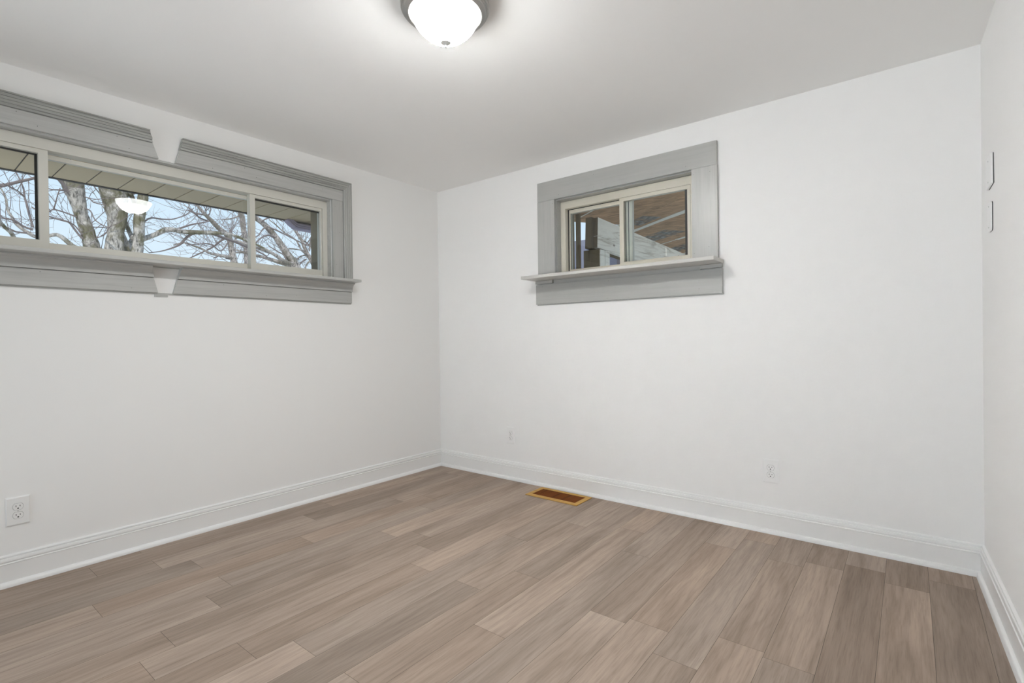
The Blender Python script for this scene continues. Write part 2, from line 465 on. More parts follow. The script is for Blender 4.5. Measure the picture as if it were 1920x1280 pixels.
def struct(o):
    o['kind'] = 'structure'
    return o
TREES = {
 'A': {
  'stem': [
   [(-7.00,-0.77,1.98,0.1196),(-7.00,-0.80,2.32,0.1107),(-7.00,-0.85,2.62,0.1059),(-7.00,-0.90,2.86,0.0927),(-7.00,-0.97,3.10,0.0879),(-7.00,-1.02,3.34,0.1041),(-7.00,-1.07,3.57,0.1409),(-7.00,-1.14,3.92,0.1316),(-7.00,-1.22,4.39,0.1141),(-7.00,-1.31,5.09,0.0889),(-7.00,-1.36,5.79,0.0562)],
   [(-6.88,-0.60,1.94,0.1722),(-6.88,-0.59,2.33,0.1464),(-6.88,-0.59,2.62,0.1292),(-6.88,-0.57,2.88,0.1121),(-6.88,-0.54,3.15,0.1340),(-6.88,-0.56,3.36,0.1553),(-6.88,-0.58,3.57,0.1895),(-6.88,-0.60,4.04,0.1890),(-6.88,-0.64,4.71,0.1711),(-6.88,-0.72,5.54,0.1273),(-6.88,-0.77,6.35,0.0759)],
   [(-6.76,-0.38,1.94,0.1045),(-6.76,-0.34,2.34,0.0874),(-6.76,-0.31,2.63,0.0789),(-6.76,-0.29,2.85,0.0790),(-6.76,-0.28,3.13,0.0791),(-6.76,-0.26,3.31,0.0774),(-6.76,-0.23,3.46,0.0751),(-6.76,-0.21,3.77,0.0707),(-6.76,-0.17,4.31,0.0710),(-6.76,-0.11,5.21,0.0579),(-6.76,-0.02,6.32,0.0359)],
   [(-7.00,-0.42,2.00,0.0795),(-7.00,-0.41,2.62,0.0663),(-7.00,-0.49,2.91,0.0614),(-7.00,-0.58,3.16,0.0696),(-7.00,-0.65,3.41,0.0691),(-7.00,-0.70,3.70,0.0774),(-7.00,-0.78,4.19,0.0682),(-7.00,-0.90,5.00,0.0589),(-7.00,-0.95,5.81,0.0335)],
  ],
  'branch': [
   [(-6.95,-0.48,2.43,0.0612),(-7.18,-0.31,2.73,0.0542),(-7.40,-0.19,2.91,0.0464),(-7.63,-0.08,3.04,0.0476)],
   [(-6.95,-0.32,2.83,0.0400),(-7.07,-0.32,2.91,0.0358),(-7.18,-0.34,3.07,0.0316),(-7.30,-0.34,3.19,0.0273),(-7.42,-0.35,3.32,0.0183)],
   [(-6.95,-0.26,3.21,0.0402),(-6.87,-0.33,3.46,0.0352),(-6.79,-0.40,3.55,0.0348),(-6.71,-0.47,3.74,0.0344),(-6.63,-0.58,4.24,0.0253)],
   [(-6.95,-0.24,2.80,0.0447),(-6.95,-0.15,2.86,0.0415),(-6.95,-0.01,2.94,0.0384),(-6.95,0.10,3.02,0.0424),(-6.95,0.17,3.06,0.0446),(-6.94,0.30,3.07,0.0404),(-6.94,0.43,3.06,0.0399),(-6.94,0.61,3.08,0.0386),(-6.94,0.85,3.11,0.0374),(-6.94,1.07,3.13,0.0301),(-6.94,1.24,3.13,0.0275),(-6.94,1.45,3.08,0.0248),(-6.94,1.69,3.01,0.0211),(-6.93,1.95,2.92,0.0161)],
   [(-6.95,0.85,3.11,0.0295),(-7.06,1.01,3.11,0.0282),(-7.17,1.20,3.09,0.0268),(-7.28,1.44,3.07,0.0253),(-7.40,1.66,3.04,0.0238),(-7.51,1.91,3.01,0.0200),(-7.62,2.23,2.92,0.0137)],
   [(-6.95,0.62,3.07,0.0232),(-6.98,0.55,3.03,0.0212),(-7.01,0.48,2.96,0.0211),(-7.03,0.43,2.88,0.0210),(-7.06,0.37,2.82,0.0171),(-7.09,0.25,2.75,0.0123),(-7.12,0.11,2.69,0.0084),(-7.14,-0.04,2.65,0.0065)],
   [(-6.95,0.27,3.07,0.0169),(-6.98,0.40,3.13,0.0161),(-7.00,0.51,3.19,0.0154),(-7.03,0.64,3.25,0.0136),(-7.05,0.78,3.30,0.0118),(-7.08,0.90,3.35,0.0090)],
   [(-6.95,-0.18,3.11,0.0144),(-7.03,-0.08,3.21,0.0137),(-7.11,0.02,3.26,0.0139),(-7.20,0.17,3.28,0.0123),(-7.28,0.35,3.32,0.0116),(-7.36,0.49,3.39,0.0098),(-7.44,0.65,3.49,0.0090),(-7.53,0.81,3.66,0.0071)],
   [(-6.95,-1.12,3.41,0.0287),(-6.89,-1.21,3.52,0.0243),(-6.84,-1.28,3.59,0.0200),(-6.78,-1.34,3.68,0.0158),(-6.72,-1.43,3.78,0.0117)],
   [(-6.95,-1.16,3.44,0.0131),(-7.16,-1.21,3.48,0.0116),(-7.38,-1.25,3.52,0.0092),(-7.59,-1.30,3.58,0.0076)],
   [(-6.95,-0.88,2.56,0.0421),(-6.97,-1.00,2.57,0.0375),(-6.98,-1.08,2.60,0.0347),(-7.00,-1.15,2.67,0.0329),(-7.01,-1.21,2.73,0.0311),(-7.03,-1.27,2.76,0.0277),(-7.04,-1.33,2.74,0.0259),(-7.06,-1.39,2.72,0.0242),(-7.08,-1.48,2.70,0.0224),(-7.09,-1.53,2.72,0.0271),(-7.11,-1.62,2.79,0.0237),(-7.12,-1.70,2.87,0.0204),(-7.14,-1.74,2.97,0.0172),(-7.15,-1.78,3.06,0.0156),(-7.17,-1.79,3.20,0.0140),(-7.19,-1.81,3.30,0.0117),(-7.20,-1.85,3.38,0.0078)],
   [(-6.95,-0.97,2.73,0.0167),(-6.96,-1.01,2.78,0.0150),(-6.97,-1.06,2.86,0.0149),(-6.98,-1.12,2.96,0.0148),(-6.99,-1.18,2.98,0.0139),(-7.00,-1.28,3.00,0.0130),(-7.01,-1.38,3.03,0.0121),(-7.02,-1.44,3.06,0.0096),(-7.03,-1.54,3.13,0.0079)],
   [(-6.95,-0.98,2.79,0.0108),(-7.05,-1.03,2.92,0.0100),(-7.15,-1.08,3.00,0.0084)],
   [(-6.95,-1.04,3.06,0.0116),(-6.95,-1.14,3.09,0.0107),(-6.94,-1.22,3.11,0.0106),(-6.94,-1.31,3.12,0.0097),(-6.93,-1.36,3.08,0.0080),(-6.93,-1.41,3.04,0.0064)],
   [(-6.95,-1.31,3.12,0.0097),(-6.87,-1.30,3.20,0.0080),(-6.79,-1.29,3.30,0.0072),(-6.72,-1.27,3.41,0.0063)],
   [(-6.95,-0.96,3.21,0.0100),(-6.82,-0.90,3.16,0.0091),(-6.68,-0.88,3.01,0.0082),(-6.55,-0.83,2.92,0.0082),(-6.41,-0.77,2.86,0.0073)],
   [(-6.95,-0.91,2.97,0.0092),(-7.08,-0.81,2.96,0.0086),(-7.22,-0.68,3.00,0.0088),(-7.35,-0.55,3.02,0.0081)],
   [(-6.95,-1.00,3.40,0.0091),(-6.91,-0.89,3.37,0.0084),(-6.88,-0.84,3.31,0.0084),(-6.84,-0.70,3.29,0.0076)],
   [(-6.95,-0.86,2.71,0.0084),(-6.89,-0.81,2.76,0.0076),(-6.83,-0.73,2.81,0.0068),(-6.78,-0.69,2.90,0.0059)],
   [(-6.95,-0.86,2.66,0.0101),(-7.15,-0.74,2.66,0.0087),(-7.34,-0.63,2.66,0.0080)],
   [(-6.95,-0.82,3.58,0.0076),(-7.35,-0.67,3.59,0.0080),(-7.75,-0.52,3.60,0.0083)],
   [(-6.95,-1.78,2.44,0.0307),(-6.81,-1.77,2.63,0.0273),(-6.67,-1.86,2.71,0.0237),(-6.53,-1.93,2.75,0.0218),(-6.39,-2.07,2.86,0.0141)],
   [(-6.95,-1.39,3.64,0.0160),(-7.05,-1.52,3.56,0.0183),(-7.14,-1.67,3.49,0.0213),(-7.24,-1.84,3.41,0.0234),(-7.33,-2.00,3.37,0.0232)],
   [(-6.95,-1.54,2.82,0.0142),(-7.01,-1.57,3.02,0.0158),(-7.07,-1.59,3.19,0.0142),(-7.13,-1.60,3.28,0.0127),(-7.19,-1.60,3.41,0.0112),(-7.25,-1.63,3.55,0.0088),(-7.31,-1.67,3.69,0.0072)],
   [(-6.95,-1.63,3.25,0.0093),(-6.80,-1.71,3.28,0.0084),(-6.65,-1.81,3.29,0.0074),(-6.50,-1.90,3.29,0.0065)],
   [(-6.95,-1.54,2.78,0.0157),(-6.95,-1.64,2.81,0.0140),(-6.94,-1.73,2.88,0.0123),(-6.94,-1.83,2.89,0.0099),(-6.93,-1.88,2.92,0.0076)],
   [(-6.95,-1.61,2.72,0.0125),(-7.00,-1.72,2.73,0.0116),(-7.04,-1.82,2.78,0.0100),(-7.09,-1.87,2.81,0.0077)],
  ],
 },
 'C': {
  'stem': [
   [(-12.40,3.69,2.37,0.1262),(-12.40,3.66,3.15,0.1102),(-12.40,3.60,3.46,0.0942),(-12.40,3.53,3.84,0.0813),(-12.40,3.48,4.12,0.0811),(-12.40,3.39,4.24,0.0776)],
  ],
  'branch': [
   [(-12.35,3.37,4.23,0.0773),(-12.31,3.16,4.35,0.0702),(-12.28,2.98,4.51,0.0634),(-12.24,2.85,4.60,0.0539),(-12.21,2.75,4.68,0.0475),(-12.17,2.64,4.77,0.0442),(-12.14,2.54,4.88,0.0380),(-12.10,2.35,5.17,0.0318),(-12.07,2.09,5.67,0.0227)],
   [(-12.35,3.44,4.18,0.0621),(-12.73,3.63,4.34,0.0510),(-13.11,3.81,4.47,0.0408)],
   [(-12.35,2.89,4.63,0.0241),(-12.29,2.73,4.66,0.0194),(-12.22,2.52,4.64,0.0176),(-12.16,2.32,4.69,0.0145)],
   [(-12.35,2.88,4.52,0.0241),(-12.44,2.74,4.58,0.0210),(-12.53,2.61,4.71,0.0194),(-12.63,2.52,4.87,0.0149)],
   [(-12.35,3.32,4.09,0.0278),(-12.48,3.22,3.98,0.0262),(-12.62,3.13,3.86,0.0232),(-12.75,2.99,3.75,0.0216),(-12.89,2.80,3.62,0.0184),(-13.02,2.64,3.51,0.0153)],
   [(-12.35,3.54,3.57,0.0468),(-12.33,3.30,3.57,0.0431),(-12.31,3.07,3.59,0.0395),(-12.30,2.89,3.61,0.0361),(-12.28,2.69,3.70,0.0297),(-12.26,2.45,3.76,0.0234),(-12.24,2.25,3.80,0.0202),(-12.23,1.99,3.70,0.0157)],
   [(-12.35,3.46,4.06,0.0186),(-12.25,3.19,3.70,0.0183),(-12.15,2.94,3.81,0.0180),(-12.05,2.77,3.82,0.0177),(-11.95,2.53,3.77,0.0145),(-11.85,2.17,3.67,0.0127)],
   [(-12.35,3.57,3.51,0.0250),(-12.52,3.44,3.55,0.0219),(-12.69,3.37,3.65,0.0188),(-12.86,3.22,3.56,0.0157)],
   [(-12.35,2.84,4.72,0.0150),(-12.31,2.84,4.87,0.0135),(-12.27,2.88,5.09,0.0120)],
   [(-12.35,3.55,3.72,0.0312),(-12.54,3.83,3.77,0.0256),(-12.73,4.15,3.84,0.0196)],
   [(-12.35,2.87,4.67,0.0150),(-12.27,2.91,4.72,0.0150),(-12.19,2.91,4.93,0.0120),(-12.11,2.92,5.22,0.0105)],
  ],
 },
 'B': {
  'stem': [
   [(-9.60,4.22,2.23,0.1294),(-9.60,4.07,2.79,0.1169),(-9.60,3.96,3.11,0.1048),(-9.60,3.76,3.35,0.0924),(-9.60,3.58,3.59,0.0831),(-9.60,3.36,3.86,0.0738),(-9.60,3.14,4.06,0.0674),(-9.60,2.91,4.19,0.0585),(-9.60,2.71,4.30,0.0525),(-9.60,2.44,4.52,0.0413),(-9.60,2.15,4.90,0.0304)],
  ],
  'branch': [
   [(-9.55,3.84,3.13,0.0561),(-9.52,3.71,3.14,0.0501),(-9.49,3.50,3.21,0.0466),(-9.46,3.28,3.32,0.0432),(-9.43,3.05,3.37,0.0399),(-9.40,2.79,3.41,0.0339),(-9.37,2.51,3.47,0.0282),(-9.34,2.32,3.50,0.0189)],
   [(-9.55,3.90,3.06,0.0620),(-9.62,3.76,3.10,0.0561),(-9.69,3.54,3.16,0.0527),(-9.76,3.38,3.21,0.0469),(-9.83,3.17,3.27,0.0410),(-9.90,3.04,3.29,0.0353),(-9.97,2.84,3.34,0.0270),(-10.04,2.61,3.40,0.0160)],
   [(-9.55,3.38,3.75,0.0246),(-9.43,3.19,3.76,0.0215),(-9.31,2.96,3.67,0.0197),(-9.19,2.74,3.48,0.0155)],
   [(-9.55,3.28,3.87,0.0190),(-9.51,3.11,3.95,0.0161),(-9.47,2.94,3.73,0.0132),(-9.43,2.81,3.66,0.0118)],
   [(-9.55,3.18,4.00,0.0216),(-9.52,3.37,3.95,0.0204),(-9.49,3.56,3.88,0.0179),(-9.46,3.76,3.80,0.0167),(-9.43,3.96,3.72,0.0140),(-9.39,4.24,3.62,0.0128)],
   [(-9.55,3.05,4.09,0.0160),(-9.43,3.13,4.17,0.0160),(-9.32,3.28,4.20,0.0134),(-9.20,3.42,4.11,0.0121)],
   [(-9.55,3.70,3.17,0.0195),(-9.60,3.64,3.34,0.0181),(-9.65,3.53,3.41,0.0166),(-9.70,3.41,3.49,0.0138),(-9.75,3.34,3.54,0.0110)],
  ],
 },
 'F': {
  'stem': [
   [(-15.00,8.13,2.76,0.1270),(-15.00,7.83,3.69,0.1045),(-15.00,7.59,4.20,0.0911),(-15.00,7.42,4.41,0.0822),(-15.00,7.29,4.68,0.0695),(-15.00,7.16,4.97,0.0610),(-15.00,6.98,5.20,0.0525),(-15.00,6.83,5.40,0.0482),(-15.00,6.71,5.60,0.0439),(-15.00,6.55,5.95,0.0397),(-15.00,6.36,6.50,0.0315)],
  ],
  'branch': [
   [(-14.95,7.39,4.40,0.0410),(-14.91,7.13,4.53,0.0365),(-14.88,7.00,4.71,0.0322),(-14.84,6.86,4.88,0.0280),(-14.80,6.53,5.03,0.0256),(-14.76,6.31,5.12,0.0234),(-14.73,6.06,5.29,0.0212),(-14.69,5.79,5.43,0.0171)],
   [(-14.95,7.32,4.56,0.0307),(-14.81,6.94,4.53,0.0260),(-14.66,6.55,4.50,0.0235),(-14.52,6.18,4.40,0.0192)],
   [(-14.95,7.39,4.40,0.0328),(-15.17,7.25,4.37,0.0267),(-15.39,7.17,4.24,0.0247),(-15.61,7.16,4.09,0.0207)],
   [(-14.95,7.32,4.23,0.0286),(-14.76,7.01,4.05,0.0261),(-14.56,6.80,3.85,0.0237)],
   [(-14.95,7.46,4.57,0.0308),(-15.03,7.55,4.90,0.0290),(-15.12,7.67,5.24,0.0250),(-15.20,7.84,5.60,0.0210)],
   [(-14.95,7.28,4.71,0.0265),(-15.01,7.50,5.00,0.0227),(-15.08,7.72,5.33,0.0188)],
   [(-14.95,7.16,4.96,0.0325),(-15.15,7.46,4.91,0.0290),(-15.35,7.82,4.75,0.0253),(-15.55,8.14,4.62,0.0215)],
   [(-14.95,7.45,4.16,0.0329),(-14.86,7.26,3.97,0.0285),(-14.77,7.17,3.75,0.0242)],
  ],
 },
 'D': {
  'stem': [
   [(-17.50,6.30,2.81,0.1276),(-17.50,6.26,4.51,0.1062),(-17.50,6.21,5.14,0.1017),(-17.50,6.15,5.55,0.1015),(-17.50,6.10,6.01,0.1054),(-17.50,6.02,6.33,0.1051),(-17.50,5.95,6.77,0.1048),(-17.50,5.76,7.56,0.0936)],
  ],
  'branch': [
   [(-17.45,6.06,6.16,0.0336),(-17.58,5.95,6.03,0.0294),(-17.71,5.75,5.93,0.0251),(-17.84,5.53,5.89,0.0208)],
   [(-17.45,6.15,5.42,0.0338),(-17.24,5.89,5.18,0.0270),(-17.03,5.61,5.03,0.0204)],
  ],
 },
}

# ------------------------------------------------------------------ room shell
WIN1 = (-3.036, -1.026, 1.49, 2.076)      # opening in the left wall: y0, y1, z0, z1
WIN2 = (1.204, 2.194, 1.49, 2.076)        # opening in the back wall: x0, x1, z0, z1
struct(MB().ring(FL, (Y0, 0.2, -0.02, H), WIN1, -WT, 0.0).build('wall_left', WALL))
struct(MB().ring(FB, (0.0, RW + 0.3, -0.02, H), WIN2, -WT, 0.0).build('wall_back', WALL))
struct(MB().box(FR, -0.02, 4.4, -0.15, 0.0, -0.02, H).build('wall_right', WALL))
FILL_OPENING = (0.45, 3.05, 0.02, 2.10)           # added unseen opening that lets the fill light in: x0, x1, z0, z1
struct(MB().ring(FB, (-0.05, RW + 0.3, -0.02, H), FILL_OPENING, -Y0, -Y0 + 0.15).build('wall_front', WALL))
struct(MB().box(FW, -0.2, RW + 0.6, Y0 - 0.15, 0.2, H, H + 0.12).build('ceiling', CEIL))

# floor: planks 15 cm wide laid along the left wall, the joints the photograph shows set by measurement
PW = 0.1515
X00 = 3.10 - 21 * PW
rng = random.Random(11)
joints = {   # row -> [(y of joint, tone toward the camera, tone toward the back wall)]
    0: [(-2.19, 0.80, 1.02)], 2: [(-2.19, 0.98, 1.03)], 3: [(-2.07, 0.80, 0.98)],
    6: [(-1.27, 0.92, 1.08)], 8: [(-1.27, 1.0, 0.94)], 9: [(-2.24, 0.83, 0.97)], 10: [(-2.11, 1.14, 0.96)],
    12: [(-1.20, 0.90, 0.99)], 14: [(-2.35, 1.04, 1.0), (-0.70, 1.0, 1.05)], 15: [(-1.29, 1.14, 0.93)], 16: [(-0.35, 1.0, 1.13)],
    17: [(-1.40, 0.92, 1.04)], 18: [(-1.17, 1.08, 1.02)], 19: [(-0.30, 1.06, 0.94)], 20: [(-0.22, 0.80, 1.0)],
    21: [(-0.33, 0.98, 0.86)], 22: [(-0.19, 0.79, 0.98)], 23: [(-0.9, 0.82, 0.9)],
}
me = bmesh.new()
lay = me.verts.layers.float_vector.new('plank')
GAP = 0.0005
for k in range(-1, 25):
    x0, x1 = X00 + k * PW, X00 + (k + 1) * PW
    x0c, x1c = max(x0, 0.0), min(x1, RW + 0.15)
    if x1c - x0c < 0.01: continue
    cuts = sorted([j[0] for j in joints.get(k, [])])
    tones = {}
    for (yj, a, b) in joints.get(k, []):
        tones.setdefault((yj, 'f'), a); tones.setdefault((yj, 'b'), b)
    ys = list(cuts) or [-rng.uniform(0.2, 1.2)]
    while ys[0] > Y0: ys.insert(0, ys[0] - rng.choice((1.22, 1.22, 0.9)))
    while ys[-1] < 0: ys.append(ys[-1] + rng.choice((1.22, 1.22, 0.8)))
    for ya, yb in zip(ys, ys[1:]):
        tone = rng.uniform(0.90, 1.08)
        if (yb, 'f') in tones: tone = tones[(yb, 'f')]
        elif (ya, 'b') in tones: tone = tones[(ya, 'b')]
        ya_, yb_ = max(ya, Y0), min(yb, 0.0)
        if yb_ - ya_ < 0.005: continue
        pv = (tone, rng.random(), rng.random())
        vs = [me.verts.new(q) for q in ((x0c + GAP, ya_ + GAP, 0), (x1c - GAP, ya_ + GAP, 0), (x1c - GAP, yb_ - GAP, 0), (x0c + GAP, yb_ - GAP, 0))]
        for v in vs: v[lay] = pv
        me.faces.new(vs).material_index = 0
# the slab the planks lie on
sv = [me.verts.new(q) for q in ((0, Y0, -0.003), (RW + 0.3, Y0, -0.003), (RW + 0.3, 0, -0.003), (0, 0, -0.003))]
me.faces.new(sv).material_index = 1
sv2 = [me.verts.new(q) for q in ((0, Y0, -0.02), (RW + 0.3, Y0, -0.02), (RW + 0.3, 0, -0.02), (0, 0, -0.02))]
me.faces.new(sv2[::-1]).material_index = 1
fm = bpy.data.meshes.new('floor'); me.to_mesh(fm); me.free()
fm.materials.append(FLOOR); fm.materials.append(DARKGAP)
fo = bpy.data.objects.new('floor', fm); COL.objects.link(fo); struct(fo)

# baseboards with a bead along the top, quarter round at the foot
BP = [(0, 0.0), (0.0145, 0.0), (0.0145, 0.0985), (0.0165, 0.1005), (0.0165, 0.1025), (0.0105, 0.1045), (0.0105, 0.107), (0.0155, 0.112), (0.0155, 0.119), (0.0135, 0.1245), (0.0060, 0.1258), (0.0060, 0.1288), (0.0105, 0.1310), (0.0095, 0.1350), (0.004, 0.1385), (0, 0.1390)]
SP = [(0.012, 0.0)] + [(0.0145 + 0.0165 * math.cos(a), 0.0225 * math.sin(a)) for a in [i * math.pi / 16 for i in range(9)]] + [(0.012, 0.0225)]
def base(name, F, e0, e1):
    o = struct(MB().prism(F, BP, e0, e1).build(name, TRIMW, smooth=25))
    MB().prism(F, SP, e0, e1).build('quarter_round', TRIMW, o, smooth=30)
base('baseboard_left', FL, Y0 + 0.001, lambda n, z: -n)
base('baseboard_back', FB, lambda n, z: n, lambda n, z: RW - n * 0.967)
base('baseboard_right', FR, lambda n, z: n * 1.033, 4.2)

# ------------------------------------------------------------------ left window (three lites, wide)
W1 = struct(empty('window_1', (0, -2.031, 1.49)))
UC = -2.031
mir = lambda u: 2 * UC - u
rj = random.Random(4)
# flat head casing boards, either side of the missing keystone
gl = lambda n, z: -2.070 - (z - 2.079) * (0.025 / 0.0735)       # left cut of the upper gap
gr = lambda n, z: -1.988 + (z - 2.079) * (0.022 / 0.0735)
hc = [(0.0, 2.0755), (0.018, 2.0755), (0.019, 2.077), (0.019, 2.1505), (0.0, 2.1505)]
m = MB().prism(FL, hc, mir(-0.943), gl)
for u, z in ((-2.55, 2.095), (-2.20, 2.092), (-2.62, 2.14), (-2.25, 2.14)): spot(m, FL, u, z, 0.019)
m.build('head_casing', [GREY_Y, NAIL], W1)
m = MB().prism(FL, hc, gr, -0.943)
for u, z in ((-1.80, 2.093), (-1.55, 2.10), (-1.25, 2.09), (-1.10, 2.13), (-1.62, 2.14)): spot(m, FL, u, z, 0.019)
m.build('head_casing', [GREY_Y, NAIL], W1)
# outer back band: raised, lightly reeded
bb = [(0.0, 2.1515), (0.024, 2.1515), (0.027, 2.154), (0.0275, 2.163), (0.0255, 2.1645), (0.0280, 2.166), (0.0285, 2.178), (0.0262, 2.1795), (0.0287, 2.181), (0.0290, 2.192), (0.0266, 2.1935), (0.0292, 2.195), (0.0294, 2.2075), (0.0265, 2.209), (0.0295, 2.2105), (0.0295, 2.2165), (0.026, 2.219), (0.0, 2.219)]
jag = {z: rj.uniform(-0.003, 0.003) for _, z in bb}
jl = lambda n, z: -2.095 - (z - 2.1515) * (0.015 / 0.0675) + jag.get(z, 0)
jr = lambda n, z: -1.966 + (z - 2.1515) * (0.011 / 0.0675) + jag.get(z, 0)
MI = lambda n, z: -0.9415 + (z - 2.1515) * (0.0695 / 0.0675)     # mitre at the right corner
MB().prism(FL, bb, lambda n, z: mir(MI(n, z)), jl).build('head_back_band', ROUGHGREY, W1)
m = MB().prism(FL, bb, jr, MI)
for u, z in ((-1.69, 2.184), (-1.30, 2.185)): spot(m, FL, u, z, 0.0297)
m.build('head_back_band', [ROUGHGREY, NAIL], W1)
FLV = lambda u, n, z: FL(z, n, u)                                # swept upright: profile z becomes position along the wall
sb = [(n, -0.9415 + (z - 2.1515) * (0.0695 / 0.0675)) for n, z in bb]
up = lambda n, y: 2.1515 + (y + 0.9415) * (0.0675 / 0.0695)
MB().prism(FLV, sb, 1.5135, up).build('side_back_band', GREY_Z, W1)
MB().prism(FLV, [(n, mir(y)) for n, y in sb], 1.5135, lambda n, y: up(n, mir(y))).build('side_back_band', GREY_Z, W1)
for s_ in (0, 1):
    a, b = (-1.0255, -0.9435)
    if s_: a, b = mir(b), mir(a)
    m = MB().box(FL, a, b, 0.0, 0.018, 1.5135, 2.0745)
    if not s_:
        for u, z in ((-1.005, 2.03), (-0.97, 1.85), (-1.0, 1.62)): spot(m, FL, u, z, 0.018)
    m.build('side_casing', [GREY_Z, NAIL], W1, bevel=0.0015)
# jamb lining set back behind the casing
MB().ring(FL, (-3.0375, -1.0245, 1.488, 2.0775), (-3.029, -1.031, 1.4945, 2.066), -0.125, -0.004).build('jamb', GREY_Y, W1, bevel=0.001)
# stool (inner sill board), cove and apron below it
m = MB().box(FL, mir(-0.881), -0.881, 0.0005, 0.142, 1.4945, 1.5135)
m.build('stool', GREY_Y, W1, bevel=0.003)
kl = lambda n, z: -2.117 + (1.498 - z) * (0.035 / 0.144)
kr = lambda n, z: -1.972 - (1.498 - z) * (0.037 / 0.144)
cove = [(0.0, 1.4335), (0.031, 1.4335), (0.032, 1.4450)] + [(0.032 + 0.030 * (1 - math.cos(t)), 1.447 + 0.040 * math.sin(t)) for t in [i * math.pi / 12 for i in range(7)]] + [(0.062, 1.4940), (0.0, 1.4940)]
CV = [(MB().prism(FL, cove, mir(-0.880), kl)), (MB().prism(FL, cove, kr, -0.880))]
for q in CV: q.build('cove_moulding', GREY_Y, W1, smooth=30)
ap = [(0.0, 1.3525), (0.019, 1.3525), (0.020, 1.354), (0.020, 1.432), (0.0, 1.432)]
m = MB().prism(FL, ap, mir(-0.880), kl)
for u, z in ((-2.55, 1.42), (-2.20, 1.37)): spot(m, FL, u, z, 0.020)
m.build('apron', [GREY_Y, NAIL], W1)
m = MB().prism(FL, ap, kr, -0.880)
for u, z in ((-1.75, 1.42), (-1.50, 1.37), (-0.92, 1.37), (-1.30, 1.385)): spot(m, FL, u, z, 0.020)
m.build('apron', [GREY_Y, NAIL], W1)
MB().box(FL, mir(-0.877), -0.877, 0.0, 0.006, 1.3445, 1.3530).box(FL, -2.094, -2.032, 0.0, 0.006, 1.332, 1.3445).build('apron_backing', GREY_Y, W1)
# vinyl main frame, three lites
MB().ring(FL, (-3.030, -1.030, 1.4955, 2.0655), (-2.9965, -1.0645, 1.535, 2.012), -0.118, -0.045).build('frame', VINYLG, W1, bevel=0.0015)
def sash(W, F, o, st, tr, br, n0, n1, mat, glass_n=None, gask=None, tilt=0.0):
    """sash ring with stiles st (left, right), rails tr, br; its pane is a child"""
    i = (o[0] + st[0], o[1] - st[1], o[2] + br, o[3] - tr)
    q = MB().ring(F, o, i, n0, n1).build('sash', mat, W, bevel=0.0015)
    gn = glass_n if glass_n is not None else (n0 + n1) / 2
    um = (i[0] + i[1]) / 2
    tF = lambda u, n, z: F(u, n + (u - um) * tilt, z)
    MB().box(tF, i[0] - 0.004, i[1] + 0.004, gn - 0.0015, gn + 0.0015, i[2] - 0.004, i[3] + 0.004).build('glass_pane', GLASS, q)
    if gask:
        MB().ring(F, (i[0] - 0.002, i[1] + 0.002, i[2] - 0.002, i[3] + 0.002), (i[0] + gask[0], i[1] - gask[1], i[2] + gask[2], i[3] - gask[3]), gn + 0.002, gn + 0.006).build('glazing_gasket', GASKET_AND_SHADE, q)
    return q
sr = sash(W1, FL, (-1.560, -1.066, 1.536, 2.0115), (0.033, 0.009), 0.020, 0.044, -0.092, -0.052, VINYLG, -0.080, (0.0, 0.0, 0.0, 0.009))
sl = sash(W1, FL, (mir(-1.066), -2.503, 1.536, 2.0115), (0.009, 0.036), 0.020, 0.044, -0.092, -0.052, VINYLG, -0.080, (0.0, 0.010, 0.0, 0.008))
sash(W1, FL, (-2.540, -1.520, 1.536, 2.004), (0.012, 0.012), 0.022, 0.040, -0.117, -0.095, VINYLG, -0.106, None, 0.016)
# latch on the meeting stile of the right sash: a moulded clear grip
k = MB()
arc = [(-1.572 + 0.010 * math.cos(t) + 0.004, 1.773 + 0.040 * math.sin(t)) for t in [i * math.pi / 8 for i in range(16)]]
k.plate(FL, arc, -0.051, -0.046)
k.plate(FL, [(-1.572 + 0.005 * math.cos(t) + 0.004, 1.768 + 0.026 * math.sin(t)) for t in [i * math.pi / 8 for i in range(16)]], -0.046, -0.038)
k.box(FL, -1.572, -1.560, -0.066, -0.050, 1.737, 1.752)
k.build('latch', CLEARP, sr, bevel=0.0015)
MB().ring(FL, (-3.036, -1.026, 1.49, 2.076), (-3.006, -1.056, 1.53, 2.045), -0.215, -0.126).build('exterior_trim', BROWN, W1)

# ------------------------------------------------------------------ back window (two lites)
W2 = struct(empty('window_2', (1.70, 0, 1.49)))
m = MB().box(FB, 1.066, 2.328, 0.0, 0.020, 2.0695, 2.2065)
for u, z in ((1.25, 2.095), (1.53, 2.095), (1.53, 2.18), (2.15, 2.095)): spot(m, FB, u, z, 0.020)
m.build('head_casing', [GREY_X, NAIL], W2, bevel=0.0018)
m = MB().box(FB, 1.065, 1.2115, 0.0, 0.020, 1.528, 2.0680)
for u, z in ((1.20, 2.04), (1.18, 1.75), (1.09, 1.62)): spot(m, FB, u, z, 0.020)
m.build('side_casing', [GREY_Z, NAIL], W2, bevel=0.0018)
m = MB().box(FB, 2.1835, 2.3305, 0.0, 0.020, 1.528, 2.0680)
for u, z in ((2.196, 2.035), (2.29, 2.035), (2.196, 1.57), (2.28, 1.60)): spot(m, FB, u, z, 0.020)
m.build('side_casing', [GREY_Z, NAIL], W2, bevel=0.0018)
MB().ring(FB, (1.2045, 2.1935, 1.49, 2.0755), (1.2155, 2.1800, 1.50, 2.0625), -0.125, -0.004).build('jamb', GREY_X, W2, bevel=0.001)
MB().box(FB, 1.030, 2.3555, 0.0005, 0.185, 1.4985, 1.5205).build('stool', painted_wood('pale_stool_paint', (0.60, 0.59, 0.56, 1), 0, 0.02, 0.05), W2, bevel=0.003)
